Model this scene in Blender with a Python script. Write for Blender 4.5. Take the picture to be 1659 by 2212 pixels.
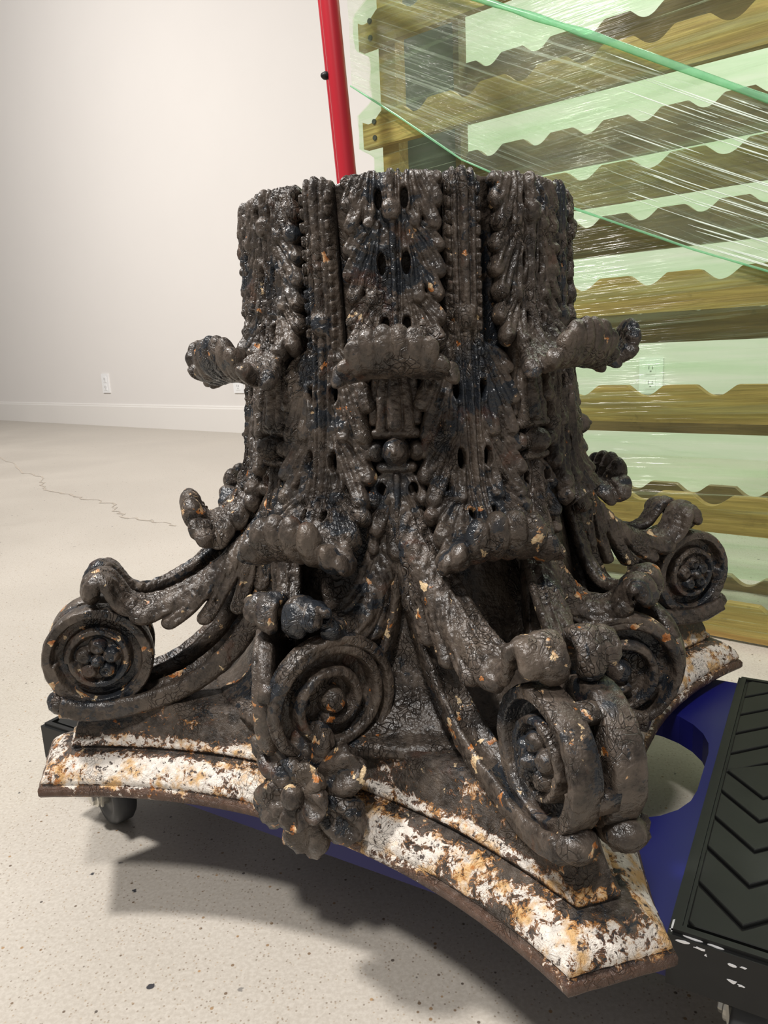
import bpy, bmesh, math, random
import numpy as np
from mathutils import Vector, Matrix

scene = bpy.context.scene
for o in list(bpy.data.objects):
    bpy.data.objects.remove(o)
COL = scene.collection
R = math.radians

# ------------------------------------------------------------------ camera
CAM_Z = 0.581
cam_d = bpy.data.cameras.new('camera')
cam = bpy.data.objects.new('camera', cam_d)
COL.objects.link(cam)
cam_d.sensor_fit = 'HORIZONTAL'
cam_d.sensor_width = 36.0
cam_d.lens = 36.0 * 1627.7 / 1659.0
cam_d.clip_start = 0.02
cam.matrix_world = (Matrix.Translation((0, 0, CAM_Z))
                    @ Matrix.Rotation(R(90 - 12.29), 4, 'X')
                    @ Matrix.Rotation(-0.0487, 4, 'Z'))
scene.camera = cam

# ------------------------------------------------------------------ world, lights, exposure
world = bpy.data.worlds.new('room_light')
scene.world = world
world.use_nodes = True
bg = world.node_tree.nodes['Background']
bg.inputs['Color'].default_value = (1.0, 0.975, 0.95, 1)
bg.inputs['Strength'].default_value = 0.25


def area(name, loc, target, size, power, color=(1, 0.962, 0.922)):
    d = bpy.data.lights.new(name, 'AREA')
    d.shape = 'DISK'
    d.size = size
    d.energy = power
    d.color = color
    o = bpy.data.objects.new(name, d)
    COL.objects.link(o)
    o.location = loc
    v = Vector(target) - Vector(loc)
    o.rotation_euler = v.to_track_quat('-Z', 'Y').to_euler()
    return o


area('ceiling_lamp_left', (-1.6, 0.9, 3.0), (-0.1, 0.9, 0.3), 0.30, 100)
area('ceiling_lamp_front', (-0.40, -0.9, 3.1), (0.0, 0.8, 0.2), 0.32, 62)
area('wall_fill_hall', (-3.3, 3.0, 3.3), (-3.9, 7.4, 1.3), 1.3, 150)  # added fill, no such fixture seen: aimed across to brighten the far wall
area('wall_fill_rack', (1.7, 2.6, 3.4), (1.9, 3.6, 0.4), 0.9, 68)  # added unseen fill that lights the wall behind the rack

scene.cycles.max_bounces = 8
scene.cycles.diffuse_bounces = 3
scene.cycles.glossy_bounces = 2
scene.cycles.transparent_max_bounces = 16
vs = scene.view_settings
vs.view_transform = 'Standard'
vs.look = 'None'
vs.exposure = 0.10
vs.gamma = 1.0
vs.use_curve_mapping = False


# ------------------------------------------------------------------ helpers
def tag(o, label=None, cat=None, group=None, kind=None):
    if label: o['label'] = label
    if cat: o['category'] = cat
    if group: o['group'] = group
    if kind: o['kind'] = kind
    return o


def empty(name, loc=(0, 0, 0), rz=0.0, parent=None):
    o = bpy.data.objects.new(name, None)
    COL.objects.link(o)
    o.location = loc
    o.rotation_euler = (0, 0, rz)
    o.empty_display_size = 0.05
    if parent: o.parent = parent
    return o


def link(name, me, parent=None, mat=None, loc=(0, 0, 0), rz=0.0):
    o = bpy.data.objects.new(name, me)
    COL.objects.link(o)
    if parent: o.parent = parent
    o.location = loc
    o.rotation_euler = (0, 0, rz)
    if mat is not None and len(me.materials) == 0:
        me.materials.append(mat)
    return o


def mesh(name, verts, faces, smooth=True):
    me = bpy.data.meshes.new(name)
    me.from_pydata([tuple(map(float, v)) for v in verts], [], [tuple(map(int, f)) for f in faces])
    me.validate(clean_customdata=False)
    if smooth:
        me.polygons.foreach_set('use_smooth', [True] * len(me.polygons))
    me.update()
    return me


def bm_mesh(name, bm, smooth=False):
    bmesh.ops.recalc_face_normals(bm, faces=bm.faces)
    me = bpy.data.meshes.new(name)
    bm.to_mesh(me)
    bm.free()
    if smooth:
        me.polygons.foreach_set('use_smooth', [True] * len(me.polygons))
    return me


def bm_box(bm, lo, hi, mat=None):
    vs_ = [bm.verts.new((x, y, z)) for x in (lo[0], hi[0]) for y in (lo[1], hi[1]) for z in (lo[2], hi[2])]
    if mat is not None:
        for v in vs_: v.co = mat @ v.co
    for f in ((0, 1, 3, 2), (4, 6, 7, 5), (0, 4, 5, 1), (2, 3, 7, 6), (0, 2, 6, 4), (1, 5, 7, 3)):
        bm.faces.new([vs_[i] for i in f])
    return vs_


def bevel_all(bm, w, seg=2, angle=30):
    es = [e for e in bm.edges if len(e.link_faces) == 2 and e.calc_face_angle(0) > R(angle)]
    bmesh.ops.bevel(bm, geom=es, offset=w, segments=seg, profile=0.5, affect='EDGES')


def vnoise(x, y, z, seed=0):
    x = np.asarray(x, float); y = np.asarray(y, float); z = np.asarray(z, float)
    ix, iy, iz = np.floor(x).astype(np.int64), np.floor(y).astype(np.int64), np.floor(z).astype(np.int64)
    fx, fy, fz = x - ix, y - iy, z - iz
    fx, fy, fz = [f * f * (3 - 2 * f) for f in (fx, fy, fz)]

    def h(a, b, c):
        n = (a * 374761393 + b * 668265263 + c * 1274126177 + seed * 974711) & 0xffffffff
        n = ((n ^ (n >> 13)) * 1103515245) & 0xffffffff
        n = ((n ^ (n >> 16)) * 2246822519) & 0xffffffff
        return (n & 0xffff) / 32767.5 - 1.0
    r = 0
    for a in (0, 1):
        for b in (0, 1):
            for c in (0, 1):
                w = (fx if a else 1 - fx) * (fy if b else 1 - fy) * (fz if c else 1 - fz)
                r = r + w * h(ix + a, iy + b, iz + c)
    return r


def fbm(x, y, z, f, seed=0, oct=3):
    r, a = 0, 1.0
    for k in range(oct):
        r = r + a * vnoise(x * f, y * f, z * f, seed + k * 17)
        f *= 2.1
        a *= 0.5
    return r


# ------------------------------------------------------------------ materials
class NT:
    def __init__(self, name):
        self.m = bpy.data.materials.new(name)
        self.m.use_nodes = True
        self.t = self.m.node_tree
        self.t.nodes.clear()
        self.out = self.t.nodes.new('ShaderNodeOutputMaterial')

    def n(self, typ, **kw):
        nd = self.t.nodes.new(typ)
        ins = kw.pop('ins', {})
        for k, v in kw.items(): setattr(nd, k, v)
        for k, v in ins.items(): self.set(nd.inputs[k], v)
        return nd

    def set(self, sock, v):
        if isinstance(v, bpy.types.NodeSocket):
            self.t.links.new(v, sock)
        else:
            if isinstance(v, (tuple, list)) and len(v) == 3 and sock.type == 'RGBA': v = (*v, 1)
            sock.default_value = v

    def math(self, op, a, b=0.0, c=0.0, clamp=False):
        nd = self.n('ShaderNodeMath', operation=op, use_clamp=clamp)
        self.set(nd.inputs[0], a); self.set(nd.inputs[1], b)
        if op in ('MULTIPLY_ADD', 'SMOOTH_MIN', 'SMOOTH_MAX', 'WRAP', 'COMPARE'): self.set(nd.inputs[2], c)
        return nd.outputs[0]

    def vmath(self, op, a, b):
        nd = self.n('ShaderNodeVectorMath', operation=op)
        self.set(nd.inputs[0], a); self.set(nd.inputs[1], b)
        return nd.outputs[0]

    def step(self, x, lo, hi, a=0.0, b=1.0):
        nd = self.n('ShaderNodeMapRange', interpolation_type='SMOOTHSTEP')
        self.set(nd.inputs[0], x)
        nd.inputs[1].default_value = lo; nd.inputs[2].default_value = hi
        nd.inputs[3].default_value = a; nd.inputs[4].default_value = b
        return nd.outputs[0]

    def mix(self, f, a, b):
        nd = self.n('ShaderNodeMix', data_type='RGBA')
        self.set(nd.inputs[0], f); self.set(nd.inputs[6], a); self.set(nd.inputs[7], b)
        return nd.outputs[2]

    def noise(self, vec, scale, detail=4.0, rough=0.55, dist=0.0):
        nd = self.n('ShaderNodeTexNoise', ins={'Vector': vec, 'Scale': scale, 'Detail': detail, 'Roughness': rough, 'Distortion': dist})
        return nd.outputs[0]

    def vor(self, vec, scale, feature='F1', rnd=1.0):
        nd = self.n('ShaderNodeTexVoronoi', feature=feature, ins={'Vector': vec, 'Scale': scale, 'Randomness': rnd})
        return nd

    def bump(self, h, strength, dist, normal=None):
        nd = self.n('ShaderNodeBump', ins={'Height': h, 'Strength': strength, 'Distance': dist})
        if normal is not None: self.set(nd.inputs['Normal'], normal)
        return nd.outputs[0]

    def coord(self, rnd=True):
        tc = self.n('ShaderNodeTexCoord').outputs['Object']
        if not rnd: return tc
        oi = self.n('ShaderNodeObjectInfo').outputs['Random']
        k = self.math('MULTIPLY', oi, 37.0)
        cb = self.n('ShaderNodeCombineXYZ', ins={0: k, 1: k, 2: k}).outputs[0]
        return self.vmath('ADD', tc, cb)

    def principled(self, color, rough=0.5, normal=None, **kw):
        p = self.n('ShaderNodeBsdfPrincipled')
        self.set(p.inputs['Base Color'], color)
        self.set(p.inputs['Roughness'], rough)
        if normal is not None: self.set(p.inputs['Normal'], normal)
        for k, v in kw.items(): self.set(p.inputs[k], v)
        self.t.links.new(p.outputs[0], self.out.inputs[0])
        return p


def plain(name, color, rough=0.5, var=0.1, scale=30, metallic=0.0, bump=0.0, spec=0.5):
    t = NT(name)
    v = t.coord()
    n = t.noise(v, scale, 5)
    dark = tuple(c * (1 - var) for c in color)
    lite = tuple(min(1, c * (1 + var)) for c in color)
    col = t.mix(n, dark, lite)
    nrm = t.bump(n, bump, 0.002) if bump else None
    p = t.principled(col, rough, nrm, Metallic=metallic)
    p.inputs['Specular IOR Level'].default_value = spec
    return t.m


def iron(name, chip=0.70, corr=False, white_lo=0.0):
    """old painted cast iron: brown over blue-black paint, crackle, chips, rust; corr adds pale corrosion"""
    t = NT(name)
    v = t.coord()
    big = t.noise(v, 9, 3, 0.6, 0.4)
    mid = t.noise(v, 38, 4, 0.62)
    fine = t.noise(v, 160, 3, 0.6)
    brown = t.mix(t.step(t.math('ADD', t.math('MULTIPLY', mid, 0.6), t.math('MULTIPLY', fine, 0.4)), 0.34, 0.66), (0.019, 0.015, 0.0125), (0.098, 0.076, 0.060))
    patch = t.math('ADD', t.math('MULTIPLY', big, 0.8), t.math('MULTIPLY', t.noise(v, 55, 5, 0.66, 0.5), 0.75))
    bmask = t.step(patch, 0.845, 0.865)
    col = t.mix(bmask, brown, (0.017, 0.020, 0.025))
    # grey-brown dust film
    dust = t.step(t.noise(v, 16, 4, 0.6), 0.5, 0.66)
    col = t.mix(t.math('MULTIPLY', dust, 0.45), col, (0.140, 0.110, 0.085))
    # reddish rust staining
    rst = t.step(t.noise(v, 21, 4, 0.65, 0.6), 0.60, 0.72)
    col = t.mix(t.math('MULTIPLY', rst, 0.55), col, (0.085, 0.034, 0.018))
    # crackle lines
    sc = t.n('ShaderNodeVectorMath', operation='SCALE')
    t.set(sc.inputs[0], t.n('ShaderNodeTexNoise', ins={'Vector': v, 'Scale': 60.0, 'Detail': 0.0}).outputs[1]); sc.inputs[3].default_value = 0.03
    wv = t.vmath('ADD', v, sc.outputs[0])
    cr = t.vor(wv, 150, 'DISTANCE_TO_EDGE').outputs['Distance']
    crk = t.step(cr, 0.0, 0.09)
    cz = t.step(t.noise(v, 22, 2), 0.50, 0.62)
    crk2 = t.math('SUBTRACT', 1.0, t.math('MULTIPLY', t.math('SUBTRACT', 1.0, crk), cz))
    col = t.mix(t.math('MULTIPLY', t.math('SUBTRACT', 1.0, crk2), 0.6), col, (0.022, 0.017, 0.014))
    # chips to primer / bare rust
    cn = t.noise(v, 52, 5, 0.62, 0.3)
    ca = t.noise(v, 7, 3)
    cm = t.step(t.math('ADD', cn, t.math('MULTIPLY', t.math('SUBTRACT', ca, 0.5), 0.35)), chip, chip + 0.015)
    chc = t.mix(t.step(t.noise(v, 70, 4), 0.42, 0.6), (0.62, 0.47, 0.28), (0.36, 0.12, 0.025))
    col = t.mix(cm, col, chc)
    hgt = t.math('ADD', t.math('MULTIPLY', crk2, 0.35), t.math('ADD', t.math('MULTIPLY', mid, 1.0), t.math('MULTIPLY', fine, 0.55)))
    rough = t.math('SUBTRACT', t.step(fine, 0.3, 0.7, 0.27, 0.46), t.math('MULTIPLY', bmask, 0.06))
    if corr:
        sep = t.n('ShaderNodeSeparateXYZ', ins={0: t.n('ShaderNodeTexCoord').outputs['Object']})
        z = sep.outputs[2]
        b1 = t.math('MULTIPLY', t.step(z, 0.010, 0.018), t.step(z, 0.0385, 0.034))
        b2 = t.math('MULTIPLY', t.step(z, 0.040, 0.043), t.step(z, 0.056, 0.048))
        bb = t.math('ADD', b1, t.math('MULTIPLY', b2, 0.75))
        zone = t.noise(v, 6.5, 3, 0.5)
        nn = t.noise(v, 135, 5, 0.75, 0.6)
        n2 = t.noise(v, 26, 4, 0.65, 0.4)
        q = t.math('ADD', t.math('MULTIPLY', nn, 0.85), t.math('MULTIPLY', n2, 0.55))
        q = t.math('ADD', q, t.math('MULTIPLY', t.math('SUBTRACT', zone, 0.5), 0.55))
        q = t.math('ADD', q, t.math('MULTIPLY', bb, 0.225))
        rustm = t.step(q, 0.765 - white_lo, 0.800 - white_lo)
        whm = t.step(q, 0.815 - white_lo, 0.845 - white_lo)
        tone = t.noise(v, 48, 5, 0.6)
        rc = t.mix(t.step(tone, 0.38, 0.62), (0.13, 0.048, 0.018), (0.47, 0.20, 0.045))
        wc = t.mix(t.step(tone, 0.46, 0.64), (0.80, 0.735, 0.66), (0.66, 0.41, 0.18))
        wc = t.mix(t.step(t.noise(v, 170, 6, 0.7), 0.56, 0.62), wc, (0.075, 0.055, 0.048))
        wc = t.mix(t.step(t.noise(v, 30, 6, 0.7), 0.60, 0.66), wc, (0.46, 0.17, 0.035))
        col = t.mix(t.math('MULTIPLY', rustm, 0.85), col, rc)
        col = t.mix(whm, col, wc)
        # bare rust on the bottom fillet
        fl = t.math('MULTIPLY', t.step(z, 0.015, 0.011), 0.8)
        fl = t.math('MULTIPLY', fl, t.math('SUBTRACT', 1.0, whm))
        col = t.mix(fl, col, t.mix(mid, (0.05, 0.026, 0.018), (0.17, 0.085, 0.05)))
        hgt = t.math('ADD', hgt, t.math('MULTIPLY', nn, 1.1))
        rough = t.math('ADD', rough, t.math('MULTIPLY', whm, 0.35))
    nrm = t.bump(hgt, 1.0, 0.0034)
    t.principled(col, rough, nrm)
    return t.m


def wood(name, c1, c2):
    t = NT(name)
    v = t.coord()
    mp = t.n('ShaderNodeMapping', ins={0: v, 3: (1.6, 30.0, 30.0)}).outputs[0]
    g = t.noise(mp, 3.0, 8, 0.62, 0.8)
    s = t.noise(v, 5, 4, 0.6)
    col = t.mix(t.step(g, 0.3, 0.72), c1, c2)
    st = t.step(t.noise(v, 26, 6, 0.7), 0.58, 0.75)
    col = t.mix(t.math('MULTIPLY', st, t.math('MULTIPLY', s, 0.9)), col, tuple(c * 0.35 for c in c1))
    t.principled(col, 0.62, t.bump(g, 0.35, 0.002))
    return t.m


def concrete(name):
    t = NT(name)
    v = t.coord(False)
    cl = t.noise(v, 1.6, 6, 0.6, 0.5)
    sm = t.noise(v, 240, 3, 0.6)
    col = t.mix(t.step(cl, 0.3, 0.7), (0.462, 0.424, 0.368), (0.520, 0.481, 0.424))
    col = t.mix(t.step(sm, 0.35, 0.68), t.mix(0.16, col, (0.25, 0.2, 0.15)), t.mix(0.1, col, (0.8, 0.75, 0.68)))
    f1 = t.vor(v, 95)
    d1 = t.step(f1.outputs['Distance'], 0.20, 0.12)
    pick = t.n('ShaderNodeSeparateColor', ins={0: f1.outputs['Color']})
    d1 = t.math('MULTIPLY', d1, t.step(pick.outputs[0], 0.74, 0.77))
    col = t.mix(t.math('MULTIPLY', d1, 0.9), col, t.mix(pick.outputs[1], (0.035, 0.032, 0.035), (0.36, 0.22, 0.10)))
    f2 = t.vor(v, 260)
    p2 = t.n('ShaderNodeSeparateColor', ins={0: f2.outputs['Color']})
    d2 = t.math('MULTIPLY', t.step(f2.outputs['Distance'], 0.32, 0.2), t.step(p2.outputs[0], 0.52, 0.56))
    col = t.mix(t.math('MULTIPLY', d2, 0.60), col, t.mix(p2.outputs[1], (0.12, 0.08, 0.05), (0.40, 0.31, 0.21)))
    f3 = t.vor(t.vmath('ADD', v, t.vmath('MULTIPLY', t.n('ShaderNodeTexNoise', ins={'Vector': v, 'Scale': 130.0}).outputs[1], (.012, .012, 0))), 34)
    p3 = t.n('ShaderNodeSeparateColor', ins={0: f3.outputs['Color']})
    d3 = t.math('MULTIPLY', t.step(f3.outputs['Distance'], 0.13, 0.08), t.step(p3.outputs[0], 0.90, 0.92))
    col = t.mix(d3, col, (0.045, 0.045, 0.05))
    t.principled(col, t.step(cl, 0.3, 0.7, 0.30, 0.45), t.bump(sm, 0.06, 0.001))
    return t.m


def film(name, tint, streak_scale, ang, streak, gloss, base_op=0.04, milk=(0.80, 0.93, 0.78)):
    """thin stretch film: tinted see-through, milky stretched strands, glossy wrinkles (uv = metres on the film)"""
    t = NT(name)
    uv = t.n('ShaderNodeUVMap').outputs[0]
    rot = t.n('ShaderNodeVectorRotate', rotation_type='Z_AXIS', ins={0: uv, 3: ang}).outputs[0]
    mp = t.n('ShaderNodeMapping', ins={0: rot, 3: (1.1, streak_scale, 1)}).outputs[0]
    n = t.noise(mp, 1.0, 5, 0.6, 0.15)
    mp2 = t.n('ShaderNodeMapping', ins={0: rot, 3: (2.0, streak_scale * 3.4, 1)}).outputs[0]
    n2 = t.noise(mp2, 1.0, 3, 0.6)
    big = t.noise(uv, 3.0, 3)
    s1 = t.step(n, 0.54, 0.63)
    s2 = t.step(n2, 0.62, 0.69)
    m = t.math('MAXIMUM', t.math('MULTIPLY', s1, 0.55), s2)
    m = t.math('MULTIPLY', m, t.step(big, 0.3, 0.6, 0.45, 1.0))
    op = t.math('MULTIPLY_ADD', m, streak, base_op)
    tn = t.mix(t.step(n, 0.3, 0.7), tint, tuple(c ** 2.4 for c in tint))
    tr = t.n('ShaderNodeBsdfTransparent', ins={0: tn}).outputs[0]
    df = t.n('ShaderNodeBsdfDiffuse', ins={0: milk}).outputs[0]
    tl = t.n('ShaderNodeBsdfTranslucent', ins={0: milk}).outputs[0]
    md = t.n('ShaderNodeMixShader', ins={0: 0.5, 1: df, 2: tl}).outputs[0]
    body = t.n('ShaderNodeMixShader', ins={0: op, 1: tr, 2: md}).outputs[0]
    nrm = t.bump(t.math('ADD', n2, t.math('MULTIPLY', n, 1.5)), 0.8, 0.004)
    gl = t.n('ShaderNodeBsdfGlossy', ins={0: (1, 1, 1, 1), 1: 0.16, 'Normal': nrm}).outputs[0]
    lw = t.n('ShaderNodeLayerWeight', ins={0: 0.25, 1: nrm}).outputs[0]
    gf = t.math('MULTIPLY', lw, gloss)
    sh = t.n('ShaderNodeMixShader', ins={0: gf, 1: body, 2: gl}).outputs[0]
    t.t.links.new(sh, t.out.inputs[0])
    return t.m


M = {}
M['iron'] = iron('painted_iron', 0.680)
M['iron_low'] = iron('painted_iron_chipped', 0.635)
M['abacus'] = iron('corroded_iron', 0.66, True)
M['fleuron'] = iron('corroded_iron_flower', 0.62)
M['wall'] = plain('white_wall', (0.725, 0.695, 0.668), 0.75, 0.02, 2.0)
M['trim'] = plain('white_trim', (0.76, 0.73, 0.695), 0.5, 0.02, 3.0)
M['plate'] = plain('white_plastic', (0.82, 0.82, 0.82), 0.35, 0.02)
M['slot'] = plain('dark_slot', (0.25, 0.25, 0.25), 0.5)
M['floor'] = concrete('polished_concrete')
M['crack'] = plain('crack_dirt', (0.42, 0.37, 0.31), 0.8, 0.3, 40)
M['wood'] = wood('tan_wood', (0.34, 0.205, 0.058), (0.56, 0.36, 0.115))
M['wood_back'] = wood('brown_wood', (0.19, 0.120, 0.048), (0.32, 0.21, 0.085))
M['panel'] = plain('grey_board', (0.10, 0.105, 0.095), 0.8, 0.25, 14)
M['nail'] = plain('nail_steel', (0.05, 0.05, 0.05), 0.5)
M['red'] = plain('red_enamel', (0.36, 0.012, 0.022), 0.28, 0.08, 6)
M['rubber'] = plain('black_rubber', (0.012, 0.0125, 0.0125), 0.42, 0.25, 60, bump=0.06, spec=0.28)
M['rubber2'] = plain('black_tread_rubber', (0.015, 0.0155, 0.0150), 0.45, 0.3, 40, bump=0.08, spec=0.24)
M['blue'] = plain('blue_plastic', (0.007, 0.008, 0.120), 0.38, 0.12, 10, spec=0.35)
M['wheel'] = plain('grey_wheel_rubber', (0.05, 0.052, 0.055), 0.5, 0.3, 30)
M['zinc'] = plain('zinc_steel', (0.62, 0.60, 0.54), 0.32, 0.1, 20, 0.85)
M['scuff'] = plain('white_paint_scuff', (0.75, 0.75, 0.76), 0.6, 0.1, 60)

# ------------------------------------------------------------------ setting: floor, wall, baseboard, plates
me = mesh('floor', [(-14, -6, 0), (14, -6, 0), (14, 16, 0), (-14, 16, 0), (-14, -6, -.1), (14, -6, -.1), (14, 16, -.1), (-14, 16, -.1)],
          [(0, 1, 2, 3), (7, 6, 5, 4), (0, 4, 5, 1), (1, 5, 6, 2), (2, 6, 7, 3), (3, 7, 4, 0)], False)
floor = tag(link('floor', me, None, M['floor']), 'pale polished concrete floor with dark aggregate specks', kind='structure')

WD = np.array([-0.761, 0.649]); WN = np.array([-0.649, -0.761]); WC = -3.694
W0 = WN * WC
WROT = math.atan2(-WD[1], -WD[0])     # local +x runs along -WD (to the right), local -y faces the room


def wall_local(t, z, d=0.0):
    p = W0 - WD * t + WN * d
    return (p[0], p[1], z)


wall_e = link('wall_back', None or bm_mesh('wall_back', (lambda b: (bm_box(b, (-13, 0, 0), (9, .12, 4.2)), b)[1])(bmesh.new())), None, M['wall'],
              (W0[0], W0[1], 0), WROT)
tag(wall_e, 'plain off white painted wall', kind='structure')
bm = bmesh.new()
prof = [(0, 0), (-.018, 0), (-.018, .178), (-.012, .186), (-.012, .194), (-.006, .202), (0, .202)]
va = [bm.verts.new((-13, y, z)) for y, z in prof]; vb = [bm.verts.new((9, y, z)) for y, z in prof]
for i in range(len(prof)):
    j = (i + 1) % len(prof)
    bm.faces.new((va[i], va[j], vb[j], vb[i]))
bm.faces.new(va); bm.faces.new(vb)
tag(link('baseboard_back', bm_mesh('baseboard_back', bm), None, M['trim'], (W0[0], W0[1], 0), WROT),
    'white moulded baseboard along the wall', kind='structure')


def wall_plate(t, label, w=.115, h=.17):
    root = empty('wall_outlet', wall_local(t, 0.385), WROT)
    tag(root, label, 'outlet', 'wall outlets')
    b = bmesh.new(); bm_box(b, (-w / 2, -.012, -h / 2), (w / 2, -.0005, h / 2)); bevel_all(b, .004, 2)
    link('cover_plate', bm_mesh('cover_plate', b), root, M['plate'])
    for s in (-1, 1):
        b = bmesh.new()
        bm_box(b, (-.024, -.0155, s * .036 - .026), (.024, -.0115, s * .036 + .026)); bevel_all(b, .006, 2)
        so = link('socket', bm_mesh('socket', b), root, M['plate'])
        b = bmesh.new()
        bm_box(b, (-.011, -.0163, s * .036 - .004), (-.007, -.0154, s * .036 + .014))
        bm_box(b, (.007, -.0163, s * .036 - .004), (.011, -.0154, s * .036 + .012))
        bm_box(b, (-.004, -.0163, s * .036 - .017), (.004, -.0154, s * .036 - .010))
        link('slot', bm_mesh('slot', b), so, M['slot'])


wall_plate(-6.38, 'white wall outlet on the open wall left of the iron capital')
wall_plate(-4.515, 'white wall outlet half hidden behind the capital leaf')
wall_plate(-1.395, 'white wall outlet seen through the film wrapped rack')

crk = [(-2.53, 5.0), (-1.96, 4.12), (-1.78, 3.92), (-1.67, 3.64), (-1.56, 3.49), (-1.42, 3.37), (-1.3, 3.23), (-1.12, 3.07), (-1.06, 2.94), (-.97, 2.79), (-.84, 2.69), (-.71, 2.6)]
rng = random.Random(4)
pts = []
for a, b in zip(crk[:-1], crk[1:]):
    for k in range(6):
        u = k / 6
        pts.append((a[0] + (b[0] - a[0]) * u + rng.uniform(-.012, .012), a[1] + (b[1] - a[1]) * u + rng.uniform(-.02, .02)))
vv, ff = [], []
for i, p in enumerate(pts):
    w = .0035 * rng.uniform(.3, 1.3)
    vv += [(p[0] - w, p[1] - w, .0012), (p[0] + w, p[1] + w, .0012)]
    if i: ff.append((2 * i - 2, 2 * i - 1, 2 * i + 1, 2 * i))
ck = link('crack', mesh('crack', vv, ff, False), floor, M['crack'])

# ------------------------------------------------------------------ relief generator (leaves, flowers)


def bez(p):
    p = np.array(p, float)
    t = np.linspace(0, 1, 13)[:, None]
    if len(p) == 2: return p[0] + (p[1] - p[0]) * t
    return (1 - t) ** 2 * p[0] + 2 * t * (1 - t) * p[1] + t * t * p[2]


def F(pts, w0, w1, h0, h1, ch=0.0, pk=0.72, rnd=2.4):
    return dict(c=bez(pts), w0=w0, w1=w1, h0=h0, h1=h1, ch=ch, pk=pk, rnd=rnd)


def mirror(fs):
    out = []
    for f in fs:
        g = dict(f); g['c'] = f['c'] * np.array([-1, 1]); out.append(g)
    return fs + out


def field(fs, U, S):
    g = np.full(U.shape, -1.0); h = np.zeros(U.shape)
    for f in fs:
        c = f['c']
        lo = c.min(0) - max(f['w0'], f['w1']) * 1.3; hi = c.max(0) + max(f['w0'], f['w1']) * 1.3
        m = (U > lo[0]) & (U < hi[0]) & (S > lo[1]) & (S < hi[1])
        if not m.any(): continue
        u, s = U[m], S[m]
        best = np.full(u.shape, 9.0); bt = np.zeros(u.shape)
        n = len(c) - 1
        for i in range(n):
            a, b = c[i], c[i + 1]
            d = b - a; L = d @ d + 1e-12
            k = np.clip(((u - a[0]) * d[0] + (s - a[1]) * d[1]) / L, 0, 1)
            dd = np.hypot(u - a[0] - k * d[0], s - a[1] - k * d[1])
            b_ = dd < best
            best[b_] = dd[b_]; bt[b_] = (i + k[b_]) / n
        x = np.clip(bt / f['pk'], 0, 1); x = x * x * (3 - 2 * x)
        w = f['w0'] + (f['w1'] - f['w0']) * x
        q = np.clip(best / w, 0, 1)
        P = np.sqrt(np.clip(1 - q ** f['rnd'], 0, 1))
        if f['ch']:
            P = P - f['ch'] * np.exp(-(q / .42) ** 2) * np.sin(np.pi * np.clip(bt * 1.05, 0, 1)) ** .6
        hh = (f['h0'] + (f['h1'] - f['h0']) * bt) * P
        gg = w - best
        inside = gg > 0
        gm, hm = g[m], h[m]
        hm = np.where(inside & (hh > hm), hh, hm)
        gm = np.maximum(gm, gg)
        g[m] = gm; h[m] = hm
    return g, h


def relief(name, fs, u0, u1, s0, s1, step, fmap, holes=(), thick=.005, lump=.0009, seed=0, flip=False, both=True, back=(9, 0, 1)):
    nu = int((u1 - u0) / step) + 1; ns = int((s1 - s0) / step) + 1
    U, S = np.meshgrid(np.linspace(u0, u1, nu), np.linspace(s0, s1, ns), indexing='ij')
    g, h = field(fs, U, S)
    for (hu, hs, a, b) in holes:
        q = np.sqrt(((U - hu) / a) ** 2 + ((S - hs) / b) ** 2)
        g = np.minimum(g, (q - 1) * min(a, b))
        rim = np.exp(-((q - 1.35) / .3) ** 2)
        h = h + rim * .0018
    h = h + lump * fbm(U, S, U * 0 + seed, 160, seed, 3) * np.clip(g / .002, 0, 1)
    keep = g > 0
    # marching squares clip
    vid = -np.ones(U.shape, int)
    idx = np.argwhere(keep)
    vid[keep] = np.arange(len(idx))
    Uv = list(U[keep]); Sv = list(S[keep]); Hv = list(h[keep])
    k4 = keep[:-1, :-1].astype(int) + keep[1:, :-1] + keep[1:, 1:] + keep[:-1, 1:]
    full = np.argwhere(k4 == 4)
    faces = np.stack([vid[full[:, 0], full[:, 1]], vid[full[:, 0] + 1, full[:, 1]],
                      vid[full[:, 0] + 1, full[:, 1] + 1], vid[full[:, 0], full[:, 1] + 1]], 1).tolist()
    ev = {}
    cor = ((0, 0), (1, 0), (1, 1), (0, 1))
    for i, j in np.argwhere((k4 > 0) & (k4 < 4)):
        poly = []
        for a in range(4):
            p = (i + cor[a][0], j + cor[a][1]); q = (i + cor[(a + 1) % 4][0], j + cor[(a + 1) % 4][1])
            if keep[p]: poly.append(vid[p])
            if keep[p] != keep[q]:
                key = (p, q) if p < q else (q, p)
                if key not in ev:
                    ga, gb = g[key[0]], g[key[1]]
                    x = min(max(ga / (ga - gb), .08), .92)
                    ev[key] = len(Uv)
                    Uv.append(U[key[0]] + (U[key[1]] - U[key[0]]) * x)
                    Sv.append(S[key[0]] + (S[key[1]] - S[key[0]]) * x)
                    Hv.append(0.0)
                poly.append(ev[key])
        if len(poly) >= 3: faces.append(poly)
    Uv, Sv, Hv = map(np.array, (Uv, Sv, Hv))
    V = fmap(Uv, Sv, Hv)
    nv = len(V)
    if both:
        fr = np.clip((Sv - back[0]) / back[2], 0, 1)
        V = np.concatenate([V, fmap(Uv, Sv, -thick * (1 - .6 * fr) - back[1] * fr * Hv)])
        cnt = {}
        for f in faces:
            for a, b in zip(f, f[1:] + f[:1]): cnt[(a, b)] = 1
        side = [(b, a, a + nv, b + nv) for (a, b) in cnt if (b, a) not in cnt]
        faces = faces + [[x + nv for x in reversed(f)] for f in faces] + side
    if flip: faces = [list(reversed(f)) for f in faces]
    return mesh(name, V, faces)


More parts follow.
